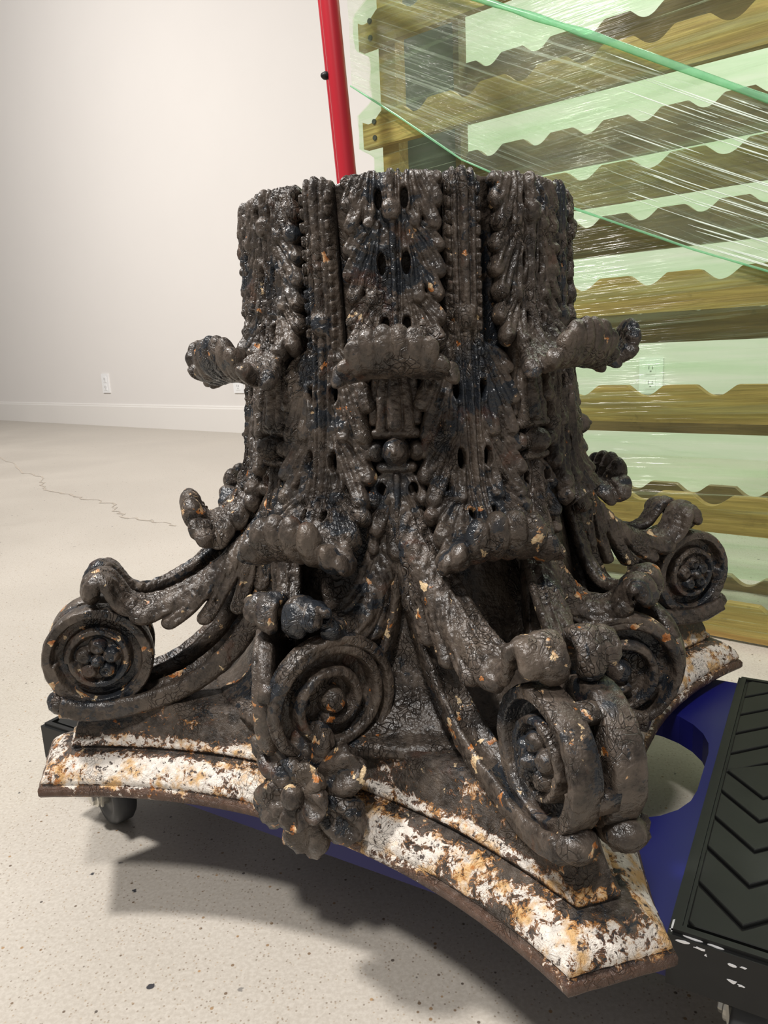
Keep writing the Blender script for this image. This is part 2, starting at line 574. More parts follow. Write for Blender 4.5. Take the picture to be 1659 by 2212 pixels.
def curve_samples(P, n=240):
    """Catmull-Rom through P (k-dim), resampled by arc length of the first two coordinates"""
    P = np.array(P, float)
    Q = np.vstack([2 * P[0] - P[1], P, 2 * P[-1] - P[-2]])
    out = []
    for i in range(1, len(Q) - 2):
        t = np.linspace(0, 1, 24, endpoint=False)[:, None]
        a, b, c, d = Q[i - 1], Q[i], Q[i + 1], Q[i + 2]
        out.append(.5 * ((2 * b) + (c - a) * t + (2 * a - 5 * b + 4 * c - d) * t ** 2 + (3 * b - a - 3 * c + d) * t ** 3))
    out = np.vstack(out + [P[-1:]])
    s = np.concatenate([[0], np.cumsum(np.hypot(np.diff(out[:, 0]), np.diff(out[:, 1])))])
    g = np.linspace(0, s[-1], n)
    return g, np.stack([np.interp(g, s, out[:, k]) for k in range(P.shape[1])], 1)


def bell_map(profile, wide=1.0, cup=0.0):
    sg, P = curve_samples(profile)
    T = np.gradient(P, axis=0)
    N = np.stack([-T[:, 1], T[:, 0]], 1)                # travelling down: outward normal
    N /= np.linalg.norm(N, axis=1)[:, None] + 1e-9

    def f(u, s, h):
        r0, z0 = np.interp(s, sg, P[:, 0]), np.interp(s, sg, P[:, 1])
        nr, nz = np.interp(s, sg, N[:, 0]), np.interp(s, sg, N[:, 1])
        ext = np.clip(s - sg[-1], 0, 1)
        phi = u / np.maximum(r0, .17)
        r = r0 + nr * h; z = z0 + nz * h
        free = np.clip((r0 - .19) / .06, 0, 1)
        z = z - cup * free * (u / .04) ** 2
        return np.stack([r * np.sin(phi), -r * np.cos(phi), z], 1)
    f.L = sg[-1]
    return f


# ------------------------------------------------------------------ the capital (upside down: abacus at the bottom)
CX, CY, CZ, CROT = 0.0369, 0.87, 0.135, -0.1271
HC = 0.591
cap = empty('column_capital', (CX, CY, CZ), CROT)
tag(cap, 'upside down ornate cast iron column capital with flaking brown paint and corroded foot', 'column capital')

# bell (hollow)
prof = [(.162, .591), (.158, .575), (.155, .54), (.154, .48), (.155, .40), (.158, .33), (.166, .27), (.178, .21), (.190, .16), (.206, .12), (.226, .096), (.245, .088), (.248, .078)]
sg, P = curve_samples(prof, 150)
NA = 224
a = np.linspace(0, 2 * np.pi, NA, endpoint=False)
rr = P[:, 0][:, None] + np.zeros((1, NA)); zz = P[:, 1][:, None] + np.zeros((1, NA))
rr = rr + .0012 * fbm(np.cos(a)[None] * 3 + 0 * rr, np.sin(a)[None] * 3 + 0 * rr, zz * 6, 6, 3, 3)
top = np.exp(-((HC - zz) / .03) ** 2)
zz[0] += .0025 * fbm(np.cos(a) * 3, np.sin(a) * 3, a * 0, 8, 9, 3)
V = np.stack([rr * np.sin(a)[None], -rr * np.cos(a)[None], zz], 2).reshape(-1, 3)
n0 = len(V)
ins = [(r - .022, z) for r, z in ((.162, .589), (.160, .3), (.19, .15), (.225, .09))]
Vi = np.array([[(r * math.sin(x), -r * math.cos(x), z) for x in a] for r, z in ins]).reshape(-1, 3)
V = np.vstack([V, Vi])
ff = []
for i in range(149):
    for j in range(NA):
        k = (j + 1) % NA
        ff.append((i * NA + j, i * NA + k, (i + 1) * NA + k, (i + 1) * NA + j))
for i in range(3):
    for j in range(NA):
        k = (j + 1) % NA
        ff.append((n0 + (i + 1) * NA + j, n0 + (i + 1) * NA + k, n0 + i * NA + k, n0 + i * NA + j))
for j in range(NA):
    k = (j + 1) % NA
    ff.append((j, n0 + j, n0 + k, k))
    ff.append((149 * NA + k, n0 + 3 * NA + k, n0 + 3 * NA + j, 149 * NA + j))
link('bell', mesh('bell', V, [tuple(reversed(f)) for f in ff]), cap, M['iron'])

# abacus: concave sides, cut corners, moulded edge
ACX, ARHO, ARC = 0.835, 0.567, 0.440


def abacus_ring(d, z, na=40, nc=9):
    rho = ARHO + d; rc = ARC - d
    out = []
    # face frame: normal along +x', arc centre (ACX,0); corner line at 45deg: x cos45 + y sin45 = rc
    c45 = math.sqrt(.5)
    # intersection of circle and corner line (y>0)
    # param: p = rc*(c45,c45) + w*(-c45... ) solve for w along line direction (c45,-c45)
    def pt(w): return (rc * c45 + w * c45, rc * c45 - w * c45)
    lo, hi = 0.0, .2
    for _ in range(40):
        m_ = (lo + hi) / 2
        p = pt(m_)
        if math.hypot(p[0] - ACX, p[1]) > rho: lo = m_
        else: hi = m_
    p = pt(lo)
    ang = math.atan2(p[1], ACX - p[0])
    for q in range(4):
        th = q * math.pi / 2
        loc = []
        for i in range(na):
            t = -ang + 2 * ang * i / na
            loc.append((ACX - rho * math.cos(t), rho * math.sin(t)))
        w = lo
        for i in range(nc):
            loc.append(pt(w - 2 * w * i / nc))
        for x, y in loc:
            # face normal az = -22.5 + 90 q (local frame: az 0 -> -Y)
            az = math.atan2(y, x) + th + R(-22.5)
            r = math.hypot(x, y)
            out.append((r * math.sin(az), -r * math.cos(az), z))
    return out


ap = [(.010, .0), (.002, .001), (.0, .004), (.0, .010), (.002, .0128), (.005, .0135), (.0035, .016), (.0045, .020), (.008, .026), (.014, .031), (.021, .035), (.029, .0375),
      (.036, .0378), (.0365, .0395), (.0345, .0405), (.0345, .0455), (.037, .047), (.0385, .049), (.0395, .054), (.0415, .060), (.0440, .066), (.0465, .072), (.048, .078), (.0485, .083), (.052, .085), (.075, .086), (.11, .087)]
# finer profile
api = []
for (d0, z0), (d1, z1) in zip(ap[:-1], ap[1:]):
    n = max(1, int(math.hypot(d1 - d0, z1 - z0) / .0035))
    for k in range(n): api.append((d0 + (d1 - d0) * k / n, z0 + (z1 - z0) * k / n))
api.append(ap[-1])
NAa, NCa = 150, 26
rings = [abacus_ring(d, z, NAa, NCa) for d, z in api]
rings = [abacus_ring(.11, 0.0, NAa, NCa)] + rings
V = np.array(rings)
n = V.shape[1]
nz = fbm(V[..., 0], V[..., 1], V[..., 2], 42, 5, 4) * .0011 + np.clip(fbm(V[..., 0], V[..., 1], V[..., 2], 15, 8, 3), 0, 1) * .0012
rad = np.hypot(V[..., 0], V[..., 1]) + 1e-9
nz[:2] *= 0
V[..., 0] += V[..., 0] / rad * nz; V[..., 1] += V[..., 1] / rad * nz; V[..., 2] += nz * .6
ff = []
for i in range(len(rings)):
    i2 = (i + 1) % len(rings)
    for j in range(n):
        k = (j + 1) % n
        ff.append((i * n + j, i * n + k, i2 * n + k, i2 * n + j))
link('abacus', mesh('abacus', V.reshape(-1, 3), ff), cap, M['abacus'])

# ---- upper row of leaves
prof1 = [(.1675, .593), (.1715, .583), (.172, .55), (.172, .50), (.175, .47), (.184, .447), (.202, .432), (.221, .427), (.235, .433), (.2415, .445), (.2405, .456), (.236, .463)]
m1 = bell_map(prof1, cup=.006)
L1 = m1.L
_m1 = m1
m1 = lambda u, s, h: _m1(u * np.interp(s, [.14, .19], [.90, 1.0]), s, h)
fs = [F([(.0, .0), (.0, .09), (.0, .19)], .0042, .0036, .010, .0075),
      F([(.0075, .0), (.0065, .08), (.006, .15)], .0022, .002, .0075, .006)]
half = [
    F([(.004, .0), (.012, .10), (.004, .19)], .011, .012, .0035, .004, 0, .6),          # web sheet
    F([(.010, .0), (.018, .07), (.010, .16)], .012, .014, .0025, .003, 0, .5),
    # group 1
    F([(.0175, -.006), (.019, .02), (.0215, .041)], .0050, .0075, .0075, .0095, .50, .8, 3),
    F([(.019, -.006), (.026, .012), (.040, .043)], .0050, .0080, .0065, .0100, .52, .8, 3),
    F([(.026, -.006), (.036, .006), (.0435, .024)], .0045, .0070, .0055, .0085, .45, .8, 3),
    F([(.034, -.006), (.040, .0), (.0445, .006)], .004, .0055, .004, .007, .3),
    # group 2
    F([(.014, .044), (.021, .076), (.0225, .106)], .0038, .0076, .0065, .0095, .52, .8, 3),
    F([(.0145, .044), (.025, .070), (.041, .103)], .0038, .0080, .0070, .0105, .55, .8, 3),
    F([(.015, .042), (.030, .056), (.0445, .083)], .0038, .0074, .0065, .0098, .52, .8, 3),
    F([(.017, .040), (.032, .045), (.0445, .062)], .0035, .0064, .0055, .0085, .45, .8, 3),
    # group 3
    F([(.0125, .100), (.021, .126), (.026, .152)], .0038, .0072, .0065, .0095, .48, .8, 3),
    F([(.014, .100), (.026, .117), (.0415, .145)], .0038, .0078, .0065, .0100, .52, .8, 3),
    F([(.016, .098), (.032, .106), (.0440, .125)], .0035, .0068, .0055, .0085, .45, .8, 3),
]
fan = []
for k, (ue, se, w) in enumerate(((.0065, L1 - .009, .0082), (.0195, L1 - .0105, .0082), (.0315, L1 - .016, .0076), (.041, L1 - .028, .0068))):
    fan.append(F([(.003 + ue * .25, .120), (ue * .72, .180), (ue, se)], .0028, w, .0040, .0085, .0, .8, 2.6))
    fan.append(F([(.002 + ue * .25 + .002, .125), (ue * .72 + .005, .18), (ue + .0063, se - .020)], .0026, .0040, .0030, .0040))
fan.append(F([(.014, .15), (.036, .172), (.049, .194)], .004, .0070, .0045, .009, .35))
fs = fs + mirror(half + fan)
fs.append(F([(0, .030), (0, .034)], .0098, .0098, .014, .014, 0, .5, 2.0))
ey = [(s * .0125, .022, .0036, .0085) for s in (-1, 1)] + [(s * .0120, .076, .0040, .0095) for s in (-1, 1)] + [(s * .0105, .130, .0040, .0075) for s in (-1, 1)]
leaf1 = relief('leaf_of_upper_row', fs, -.058, .058, -.0, L1, .0009, m1, ey, .005, .0010, 3, back=(.155, .75, .04))
for k in range(8):
    link('acanthus_leaf', leaf1, cap, M['iron'], rz=R(45 * k + 1.5))

# ---- lower row of leaves with long beaded stems
prof2 = [(.165, .593), (.1685, .582), (.169, .52), (.170, .45), (.175, .40), (.180, .356), (.188, .316), (.203, .290), (.220, .275), (.236, .269), (.247, .274), (.2535, .286), (.252, .296), (.246, .302)]
m2 = bell_map(prof2, cup=.008)
fs = [F([(0, 0), (0, .15), (0, .32)], .0050, .0040, .0105, .009, 0, .9),
      F([(0, .17), (0, .22), (0, .34)], .0022, .0018, .013, .010, 0, .9)]
half = [F([(.0085, 0), (.008, .14), (.006, .31)], .0032, .0022, .0085, .008, 0, .9),
        F([(.0035, 0), (.005, .12), (.006, .30)], .0125, .016, .0040, .0045, 0, .95),
        ]
for k in range(15):
    s = .012 + .0118 * k
    half.append(F([(.0135, s), (.0135, s + .0052)], .0028, .0028, .0088, .0088, 0, .5, 2.0))
half += [
    F([(.010, .155), (.019, .200), (.0215, .228)], .0040, .0080, .0070, .0105, .52, .8, 3),
    F([(.012, .150), (.027, .190), (.041, .229)], .0040, .0085, .0070, .0115, .55, .8, 3),
    F([(.014, .146), (.032, .170), (.045, .200)], .0040, .0078, .0065, .0100, .5, .8, 3),
    F([(.018, .150), (.034, .155), (.042, .172)], .0035, .0065, .004, .009, .35),
    F([(.009, .222), (.016, .258), (.0185, .290)], .0040, .0082, .0070, .0110, .52, .8, 3),
    F([(.010, .220), (.025, .250), (.042, .291)], .0040, .0085, .0075, .0120, .56, .8, 3),
    F([(.011, .218), (.030, .236), (.0465, .267)], .0040, .0080, .0070, .0112, .54, .8, 3),
    F([(.012, .216), (.034, .222), (.0465, .244)], .0038, .0070, .0060, .0095, .48, .8, 3),
    F([(.012, .282), (.027, .300), (.0425, .324)], .0038, .0080, .0065, .0105, .5, .8, 3),
    F([(.012, .280), (.030, .286), (.0465, .303)], .0038, .0072, .0060, .0095, .48, .8, 3),
    F([(.012, .30), (.032, .328), (.0475, .348)], .0038, .0080, .005, .010, .4, .8, 3),
]
L2 = m2.L
fan = []
for k, (ue, se, w) in enumerate(((.0085, L2 - .0115, .0106), (.0262, L2 - .0135, .0106), (.0425, L2 - .024, .0096))):
    fan.append(F([(.002 + ue * .25, .280), (ue * .62, .330), (ue, se)], .0034, w, .0045, .0125, .0, .85, 2.0))
    fan.append(F([(.003 + ue * .25, .285), (ue * .62 + .005, .330), (ue + .0085, se - .026)], .0026, .0045, .0035, .0040))
fan.append(F([(.022, .325), (.042, .345), (.052, .368)], .004, .0075, .004, .009, .3))
fs = fs + mirror(half + fan)
fs.append(F([(0, .122), (0, .128)], .0105, .0105, .0135, .0135, 0, .5, 2.0))
ey = [(s * .0125, .252, .0038, .0095) for s in (-1, 1)] + [(s * .0122, .190, .0036, .0085) for s in (-1, 1)] + [(s * .011, .308, .003, .006) for s in (-1, 1)]
leaf2 = relief('leaf_of_lower_row', fs, -.062, .062, 0, L2, .0009, m2, ey, .006, .0010, 8, back=(.30, .85, .05))
leaf2_broken = relief('leaf_of_lower_row_broken', fs, -.062, .062, 0, .312, .0009, m2, ey, .006, .0010, 8, back=(.30, .85, .05))
for k in range(8):
    o = link('acanthus_leaf', leaf2_broken if k == 1 else leaf2, cap, M['iron'], rz=R(22.5 + 45 * k))
    if k == 1: o['label'] = 'acanthus leaf with its curled tip broken off'

# ---- stalk with ball ring and three lobed leaf, between the lower leaves
prof3 = [(.168, .45), (.170, .40), (.175, .35), (.182, .30), (.190, .255), (.197, .23)]
m3 = bell_map(prof3)
zs = lambda z: (.45 - z) * 1.015
fs = [F([(0, zs(.446)), (0, zs(.41)), (0, zs(.376))], .004, .0085, .012, .018),
      F([(-.018, zs(.369)), (.018, zs(.369))], .0058, .0058, .013, .013),
      F([(-.014, zs(.338)), (.014, zs(.338))], .0055, .0055, .012, .012),
      F([(0, zs(.354)), (0, zs(.350))], .0125, .0125, .026, .026, 0, .5, 2.0),
      F([(0, zs(.352)), (0, zs(.351))], .006, .006, .0285, .0285, 0, .5, 2.0),
      F([(0, zs(.33)), (0, zs(.26))], .004, .003, .013, .014),
      F([(0, zs(.30)), (0, zs(.262))], .006, .0125, .008, .0145, .35, .6)]
half = [F([(.006, zs(.446)), (.011, zs(.41)), (.012, zs(.374))], .004, .0068, .010, .0145),
        F([(.012, zs(.446)), (.019, zs(.41)), (.020, zs(.380))], .004, .005, .006, .010),
        F([(.0185, zs(.354)), (.0190, zs(.351))], .0085, .0085, .017, .017, 0, .5, 2.0),
        F([(.004, zs(.335)), (.007, zs(.30))], .008, .012, .005, .006, 0, .6),
        F([(.006, zs(.335)), (.018, zs(.325)), (.022, zs(.308))], .004, .0078, .006, .012, .4),
        F([(.005, zs(.318)), (.012, zs(.30)), (.021, zs(.281))], .004, .0085, .006, .013, .4),
        F([(.021, zs(.30)), (.026, zs(.28)), (.024, zs(.262))], .003, .006, .004, .008, .3)]
stalk = relief('stalk', fs + mirror(half), -.042, .042, 0, m3.L, .0008, m3, [(s * .0145, zs(.318), .0040, .0060) for s in (-1, 1)], .006, .0008, 5)
for k in range(8):
    link('stalk', stalk, cap, M['iron'], rz=R(45 * k))


# ---- volutes
def wing_map(path, side, dropk):
    """path rows (r, z, o): spine of a draped strap leaf; u>0 falls over the outer side"""
    sg, P = curve_samples(path)
    T = np.gradient(P[:, :2], axis=0); T /= np.linalg.norm(T, axis=1)[:, None]
    N = np.stack([-T[:, 1], T[:, 0]], 1)

    def f(u, s, h):
        r0, z0, o0 = [np.interp(s, sg, P[:, k]) for k in range(3)]
        nr, nz = np.interp(s, sg, N[:, 0]), np.interp(s, sg, N[:, 1])
        dk = np.interp(s, sg * 1.0, np.interp(sg / sg[-1], dropk[0], dropk[1]))
        au = np.abs(u); flat = .007; rad = .010
        amax = R(82) * dk
        a_ = np.clip((au - flat) / rad, 0, None)
        aa = np.minimum(a_, amax)
        lin = np.clip(au - flat, 0, None) - aa * rad
        oo = np.minimum(au, flat) + rad * np.sin(aa) + lin * np.cos(aa)
        dd = rad * (1 - np.cos(aa)) + lin * np.sin(aa)
        hn = h * np.cos(aa); ho = h * np.sin(aa)
        oo = (oo + ho) * np.sign(u + 1e-9)
        r = r0 + nr * (hn - dd); z = z0 + nz * (hn - dd)
        o = side * (o0 + oo)
        return np.stack([o, -r, z], 1)
    f.L = sg[-1]
    return f


def wing(name, path, side, sc, seed):
    m = wing_map(path, side, ([0, .12, .60, .72, .82, 1], [.9, 1, 1, .8, .25, .35]))
    L = m.L
    c = .70 * L         # start of the curl
    fs = [F([(0, 0), (0, L * .5), (0, c)], .0085, .0105, .0035, .004, 0, .5),
          F([(0.002, 0), (0.004, L * .5), (0.002, c)], .0025, .0028, .0065, .0065),
          F([(-.0085, 0), (-.009, L * .4), (-.006, c)], .0030, .0036, .005, .006)]
    # hanging fingers on the outer side
    nf = 5
    for k in range(nf):
        x = k / (nf - 1)
        s0 = L * (-.02 + .36 * x); s1 = s0 + L * (.25 + .03 * x)
        ue = sc * (.060 - .020 * abs(x - .4) * 2)
        fs.append(F([(.003, s0), (.018, s0 + (s1 - s0) * .35), (ue, s1)], .0060, .0078 * (.75 + .25 * sc), .0065, .0095, .50, .8, 3))
        fs.append(F([(.003, s0 + .010), (.016, s0 + (s1 - s0) * .35 + .010), (ue * .60, s1 + .004)], .0060, .0068, .005, .0075, .35, .8, 3))
    fs.append(F([(.004, L * .42), (.014, L * .56), (.026, L * .69)], .006, .0085, .005, .009, .40))
    # rolled tip: bulbs
    fs.append(F([(-.001, c * .86), (-.001, c + .2 * (L - c)), (-.0015, L - .010)], .007, .0115, .003, .0090, 0, .4, 2.2))
    fs.append(F([(.012, c * .9), (.017, c + .25 * (L - c)), (.016, L - .016)], .006, .0095, .003, .0085, 0, .4, 2.2))
    fs.append(F([(.018, c * .95), (.026, c + .2 * (L - c)), (.024, c + .50 * (L - c))], .005, .0070, .003, .007, 0, .4, 2.2))
    return relief(name, fs, -.016, .074, 0, L, .0010, m, (), .006, .0010, seed, flip=(side < 0), back=(c, .6, .02))


def sweep(name, path, prof, side, up_mix=1.0):
    """band along (r,z,o) with closed cross-section prof [(w along o, t along normal)]"""
    sg, P = curve_samples(path, 90)
    T = np.gradient(P[:, :2], axis=0); T /= np.linalg.norm(T, axis=1)[:, None]
    N = np.stack([-T[:, 1], T[:, 0]], 1)
    V = []
    for i in range(len(P)):
        x = i / (len(P) - 1)
        for (w, t) in prof:
            k = 1.0 - .25 * (1 - x)
            V.append((side * (P[i, 2] + w * k), -(P[i, 0] + N[i, 0] * t), P[i, 1] + N[i, 1] * t))
    V = np.array(V)
    V += (.0008 * np.stack([fbm(V[:, 0], V[:, 1], V[:, 2], 110, q, 2) for q in (1, 2, 3)], 1))
    n = len(prof); ff = []
    for i in range(len(P) - 1):
        for j in range(n):
            k = (j + 1) % n
            f = (i * n + j, i * n + k, (i + 1) * n + k, (i + 1) * n + j)
            ff.append(f if side > 0 else tuple(reversed(f)))
    ff.append(tuple(range(n)) if side < 0 else tuple(reversed(range(n))))
    e = (len(P) - 1) * n
    ff.append(tuple(e + j for j in range(n)) if side > 0 else tuple(e + j for j in reversed(range(n))))
    return mesh(name, V, ff)


def disc(name, rc, zc, Rd, o_in, o_out, side, kind, seed, splay=0.0, push=0.0):
    """scroll disc in the radial plane, carved on its outer face"""
    nr, nphi = 64, 150
    rho = np.linspace(0, 1, nr) ** .8 * Rd
    phi = np.linspace(0, 2 * np.pi, nphi, endpoint=False)
    RR, PH = np.meshgrid(rho, phi, indexing='ij')
    H = np.zeros(RR.shape)
    if kind == 'spiral':
        w = .0058
        H -= .015
        turns = 1.85
        d = np.abs(RR - (Rd - .0050)) / w
        H = np.maximum(H, -.015 + .017 * np.sqrt(np.clip(1 - np.clip(d, 0, 1) ** 4, 0, 1)))
        for k in range(4):
            x = (PH + 2 * np.pi * k) / (2 * np.pi)
            rs = (Rd - .0050) - (Rd - .0215) * np.clip(x / turns, 0, 1) ** .9
            d = np.abs(RR - rs) / w
            val = np.where((x <= turns), .017 * np.sqrt(np.clip(1 - np.clip(d, 0, 1) ** 4, 0, 1)), 0)
            H = np.maximum(H, -.015 + val * (1 - .06 * x))
        d = RR / .0130
        H = np.maximum(H, -.015 + .019 * np.sqrt(np.clip(1 - np.clip(d, 0, 1) ** 3, 0, 1)))
    else:
        x = PH / (2 * np.pi)
        edge_in = Rd - .0075 - .004 * x                       # rim widens like a slow spiral
        H = np.where(RR > edge_in, 0.0, -.0135)
        tr_ = np.clip((RR - (edge_in - .003)) / .003, 0, 1)
        H = -.0135 + .0135 * tr_ * tr_ * (3 - 2 * tr_)
        ri = .0365 - .003 * x
        cone = np.clip((ri - RR) / .004, 0, 1); cone = cone * cone * (3 - 2 * cone)
        H = np.maximum(H, -.0135 + cone * .0125)
        dish = np.clip((ri - .008 - RR) / .004, 0, 1)
        H = H - dish * .0065 * (RR < ri)
        px, py = RR * np.cos(PH), RR * np.sin(PH)
        for q in range(5):
            b = 2 * np.pi * q / 5 + .4
            dd = np.hypot(px - .0142 * np.cos(b), py - .0142 * np.sin(b)) / .0092
            H = np.maximum(H, np.where(dd < 1, -.007 + .0125 * np.sqrt(np.clip(1 - np.clip(dd, 0, 1) ** 2.2, 0, 1)) - .004 * np.exp(-(dd / .4) ** 2), -1))
        dd = RR / .0068
        H = np.maximum(H, np.where(dd < 1, -.002 + .013 * np.sqrt(np.clip(1 - np.clip(dd, 0, 1) ** 2.2, 0, 1)), -1))
    H += .0007 * fbm(RR * np.cos(PH), RR * np.sin(PH), RR * 0 + seed, 150, seed, 3)
    H[-1] = np.minimum(H[-1], -.0015)
    rows = []
    for i in range(nr):
        rows.append(np.stack([side * (o_out + H[i]), -(rc + RR[i] * np.cos(PH[i])), zc + RR[i] * np.sin(PH[i])], 1))
    edge = []
    for (dr, oo) in ((.0012, o_out - .004), (.0012, (o_in + o_out) / 2), (.0006, o_in + .002), (-.002, o_in)):
        rr_ = Rd + dr + .0005 * fbm(np.cos(phi) * 2, np.sin(phi) * 2, phi * 0 + oo * 50, 4, seed, 2)
        edge.append(np.stack([side * (oo + 0 * phi), -(rc + rr_ * np.cos(phi)), zc + rr_ * np.sin(phi)], 1))
    back = [np.stack([side * (o_in + 0 * phi), -(rc + k * Rd * np.cos(phi)), zc + k * Rd * np.sin(phi)], 1) for k in (.6, 0.02)]
    rows = rows + edge + back
    V = np.vstack(rows)
    if splay:
        oo_ = side * V[:, 0] - o_out; r_ = -V[:, 1] - rc
        cs, sn = math.cos(splay), math.sin(splay)
        V[:, 0] = side * (o_out + push + oo_ * cs - r_ * sn)
        V[:, 1] = -(rc + r_ * cs + oo_ * sn)
    ff = []
    for i in range(len(rows) - 1):
        for j in range(nphi):
            k = (j + 1) % nphi
            ff.append((i * nphi + j, i * nphi + k, (i + 1) * nphi + k, (i + 1) * nphi + j))
    if side > 0: ff = [tuple(reversed(f)) for f in ff]
    me_ = mesh(name, V, ff)
    return me_


def lump(name, c, rad, sc=(1, 1, 1), seed=0, sub=3):
    b = bmesh.new()
    bmesh.ops.create_icosphere(b, subdivisions=sub, radius=1)
    for v in b.verts:
        d = 1 + .10 * float(fbm(v.co.x, v.co.y, v.co.z, 1.7, seed, 2))
        v.co = Vector((c[0] + v.co.x * rad * sc[0] * d, c[1] + v.co.y * rad * sc[1] * d, c[2] + v.co.z * rad * sc[2] * d))
    return bm_mesh(name, b, True)


RD = .0565
TYPES = {
    'corner': dict(rc=.366, zc=.140, rd=.0550, oo=.032, oi=.0065, splay=R(4), push=.001, kind='rosette',
                   wing=[(.163, .318, .066), (.176, .295, .060), (.195, .268, .053), (.228, .234, .043), (.270, .207, .034), (.308, .197, .026), (.326, .202, .021), (.336, .214, .018), (.345, .226, .017), (.357, .228, .017), (.366, .219, .017), (.366, .207, .017), (.358, .203, .017)],
                   stem=[(.172, .255, .066), (.186, .215, .060), (.208, .168, .053), (.240, .130, .045), (.280, .103, .037), (.325, .090, .030), (.372, .0865, .026), (.408, .095, .022)]),
    'mid': dict(rc=.250, zc=.133, rd=.0630, oo=.030, oi=.0130, splay=R(30), push=.011, kind='spiral',
                wing=[(.163, .300, .062), (.170, .280, .057), (.180, .252, .050), (.192, .226, .042), (.208, .207, .033), (.224, .203, .025), (.236, .208, .020), (.243, .217, .018), (.251, .2255, .017), (.262, .227, .017), (.269, .219, .017), (.269, .208, .017), (.262, .203, .017)],
                stem=[(.172, .250, .064), (.180, .205, .058), (.192, .160, .050), (.205, .122, .041), (.222, .098, .032), (.250, .086, .026), (.276, .084, .024)]),
}
stem_prof = [(-.0125, -.011), (0, -.013), (.0135, -.012), (.0185, -.007), (.0170, -.002), (.0185, .004), (.0165, .009), (.0125, .0105), (.010, .006), (0, .004), (-.010, .006), (-.0125, .0105), (-.0155, .008), (-.0165, 0)]
vol_meshes = {}
for key, T_ in TYPES.items():
    d = {}
    for side in (-1, 1):
        d['wing', side] = wing('strap_leaf', T_['wing'], side, 1.0 if key == 'corner' else .85, 11 + side)
        d['disc', side] = disc('scroll_disc', T_['rc'], T_['zc'], T_['rd'], T_['oi'], T_['oo'], side, T_['kind'], 7 + side, T_['splay'], T_['push'])
        d['stem', side] = sweep('stem', T_['stem'], stem_prof, side)
    bars = []
    for ang in ((R(62), R(-12), R(-75), R(170)) if key == 'corner' else (R(22), R(-62))):
        b = bmesh.new()
        rr_ = T_['rd'] - .005
        rx = rr_ * math.cos(ang)
        c = Vector((0, -(T_['rc'] + rx * math.cos(T_['splay'])), T_['zc'] + rr_ * math.sin(ang)))
        hw = max(.006, T_['oi'] + T_['push'] - rx * math.sin(T_['splay']) + .004)
        bm_box(b, (-hw, -.0045, -.008), (hw, .0045, .008), Matrix.Translation(c) @ Matrix.Rotation(-ang, 4, 'X'))
        bevel_all(b, .002, 2)
        bars.append(bm_mesh('web_bar', b, True))
    d['bar'] = bars
    vol_meshes[key] = d
foot = {s: lump('foot_bead', (s * .020, -.408, .095), .0135, (1.2, 1.1, 1), 3 + s) for s in (-1, 1)}
for k in range(8):
    key = 'corner' if k % 2 == 0 else 'mid'
    d = vol_meshes[key]
    v = empty('volute', (0, 0, -.022 if k == 1 else 0), R(22.5 + 45 * k), cap)
    for bar in d['bar']:
        link('web_bar', bar, v, M['iron_low'])
    for side in (-1, 1):
        for nm, kk in (('scroll_disc', 'disc'), ('scroll_stem', 'stem'), ('strap_leaf', 'wing')):
            link(nm, d[kk, side], v, M['iron_low'])
        if key == 'corner':
            link('foot_bead', foot[side], v, M['iron_low'])

# ---- flower in the middle of each abacus side


def petal_mesh(name, length, width, thick, lift, seed):
    """rounded petal along +x from the flower's middle, face towards +z, tip curling up"""
    b = bmesh.new()
    bmesh.ops.create_icosphere(b, subdivisions=4, radius=1)
    for v in b.verts:
        x, y, z = v.co
        t = (x + 1) / 2
        w = width * (.45 + .75 * t - .20 * t * t)
        zz = z * thick * (.7 + .5 * t) + lift * t * t
        zz -= .75 * thick * max(0, z) * math.exp(-(y / .38) ** 2) * (1 if t > .15 else 0) * t * 1.6      # hollow middle
        n_ = .09 * float(fbm(x, y, z, 2.4, seed, 3))
        v.co = Vector((length * t * (1 + n_), y * w * (1 + n_), zz * (1 + n_)))
    return bm_mesh(name, b, True)


pet_o = [petal_mesh('petal', .058, .0275, .0150, .007, 40 + q) for q in range(3)]
pet_i = [petal_mesh('inner_petal', .033, .0205, .0110, .008, 50 + q) for q in range(2)]
heart = lump('flower_heart', (0, 0, 0), .0105, (1, 1, .9), 8)
for k in (0, 2, 3):
    fl = empty('flower', (0, 0, 0), R((-17.5 if k == 0 else -22.5) + 90 * k), cap)

    def place(name, me_, ang, rad, out, tilt):
        o_ = link(name, me_, fl, M['fleuron'])
        # flower frame: x right, y up the face, z outward (-Y of the capital); face leans back
        fr = Matrix.Translation((0, -.280, .060)) @ Matrix.Rotation(R(90 - 14), 4, 'X')
        o_.matrix_local = fr @ Matrix.Translation((0, 0, out)) @ Matrix.Rotation(R(ang), 4, 'Z') @ Matrix.Translation((rad, 0, 0)) @ Matrix.Rotation(R(tilt), 4, 'Y')
    for q in range(6):
        place('petal', pet_o[q % 3], 30 + 60 * q, .004, .004, 10)
    for q in range(5):
        place('inner_petal', pet_i[q % 2], 54 + 72 * q, -.001, .018, 2)
    place('flower_heart', heart, 0, 0, .028, 0)

# ------------------------------------------------------------------ dolly under the capital
DE = np.array([.858, -.514]); DS = np.array([.514, .858]); D0 = np.array([.202, .496])
drot = math.atan2(DE[1], DE[0])
dolly = empty('furniture_dolly', (D0[0], D0[1], 0), drot)
tag(dolly, 'blue plastic moving dolly with black rubber ends under the capital', 'dolly')
TOPZ = CZ - .0015; LE = .762; PW = .100; SW = .504


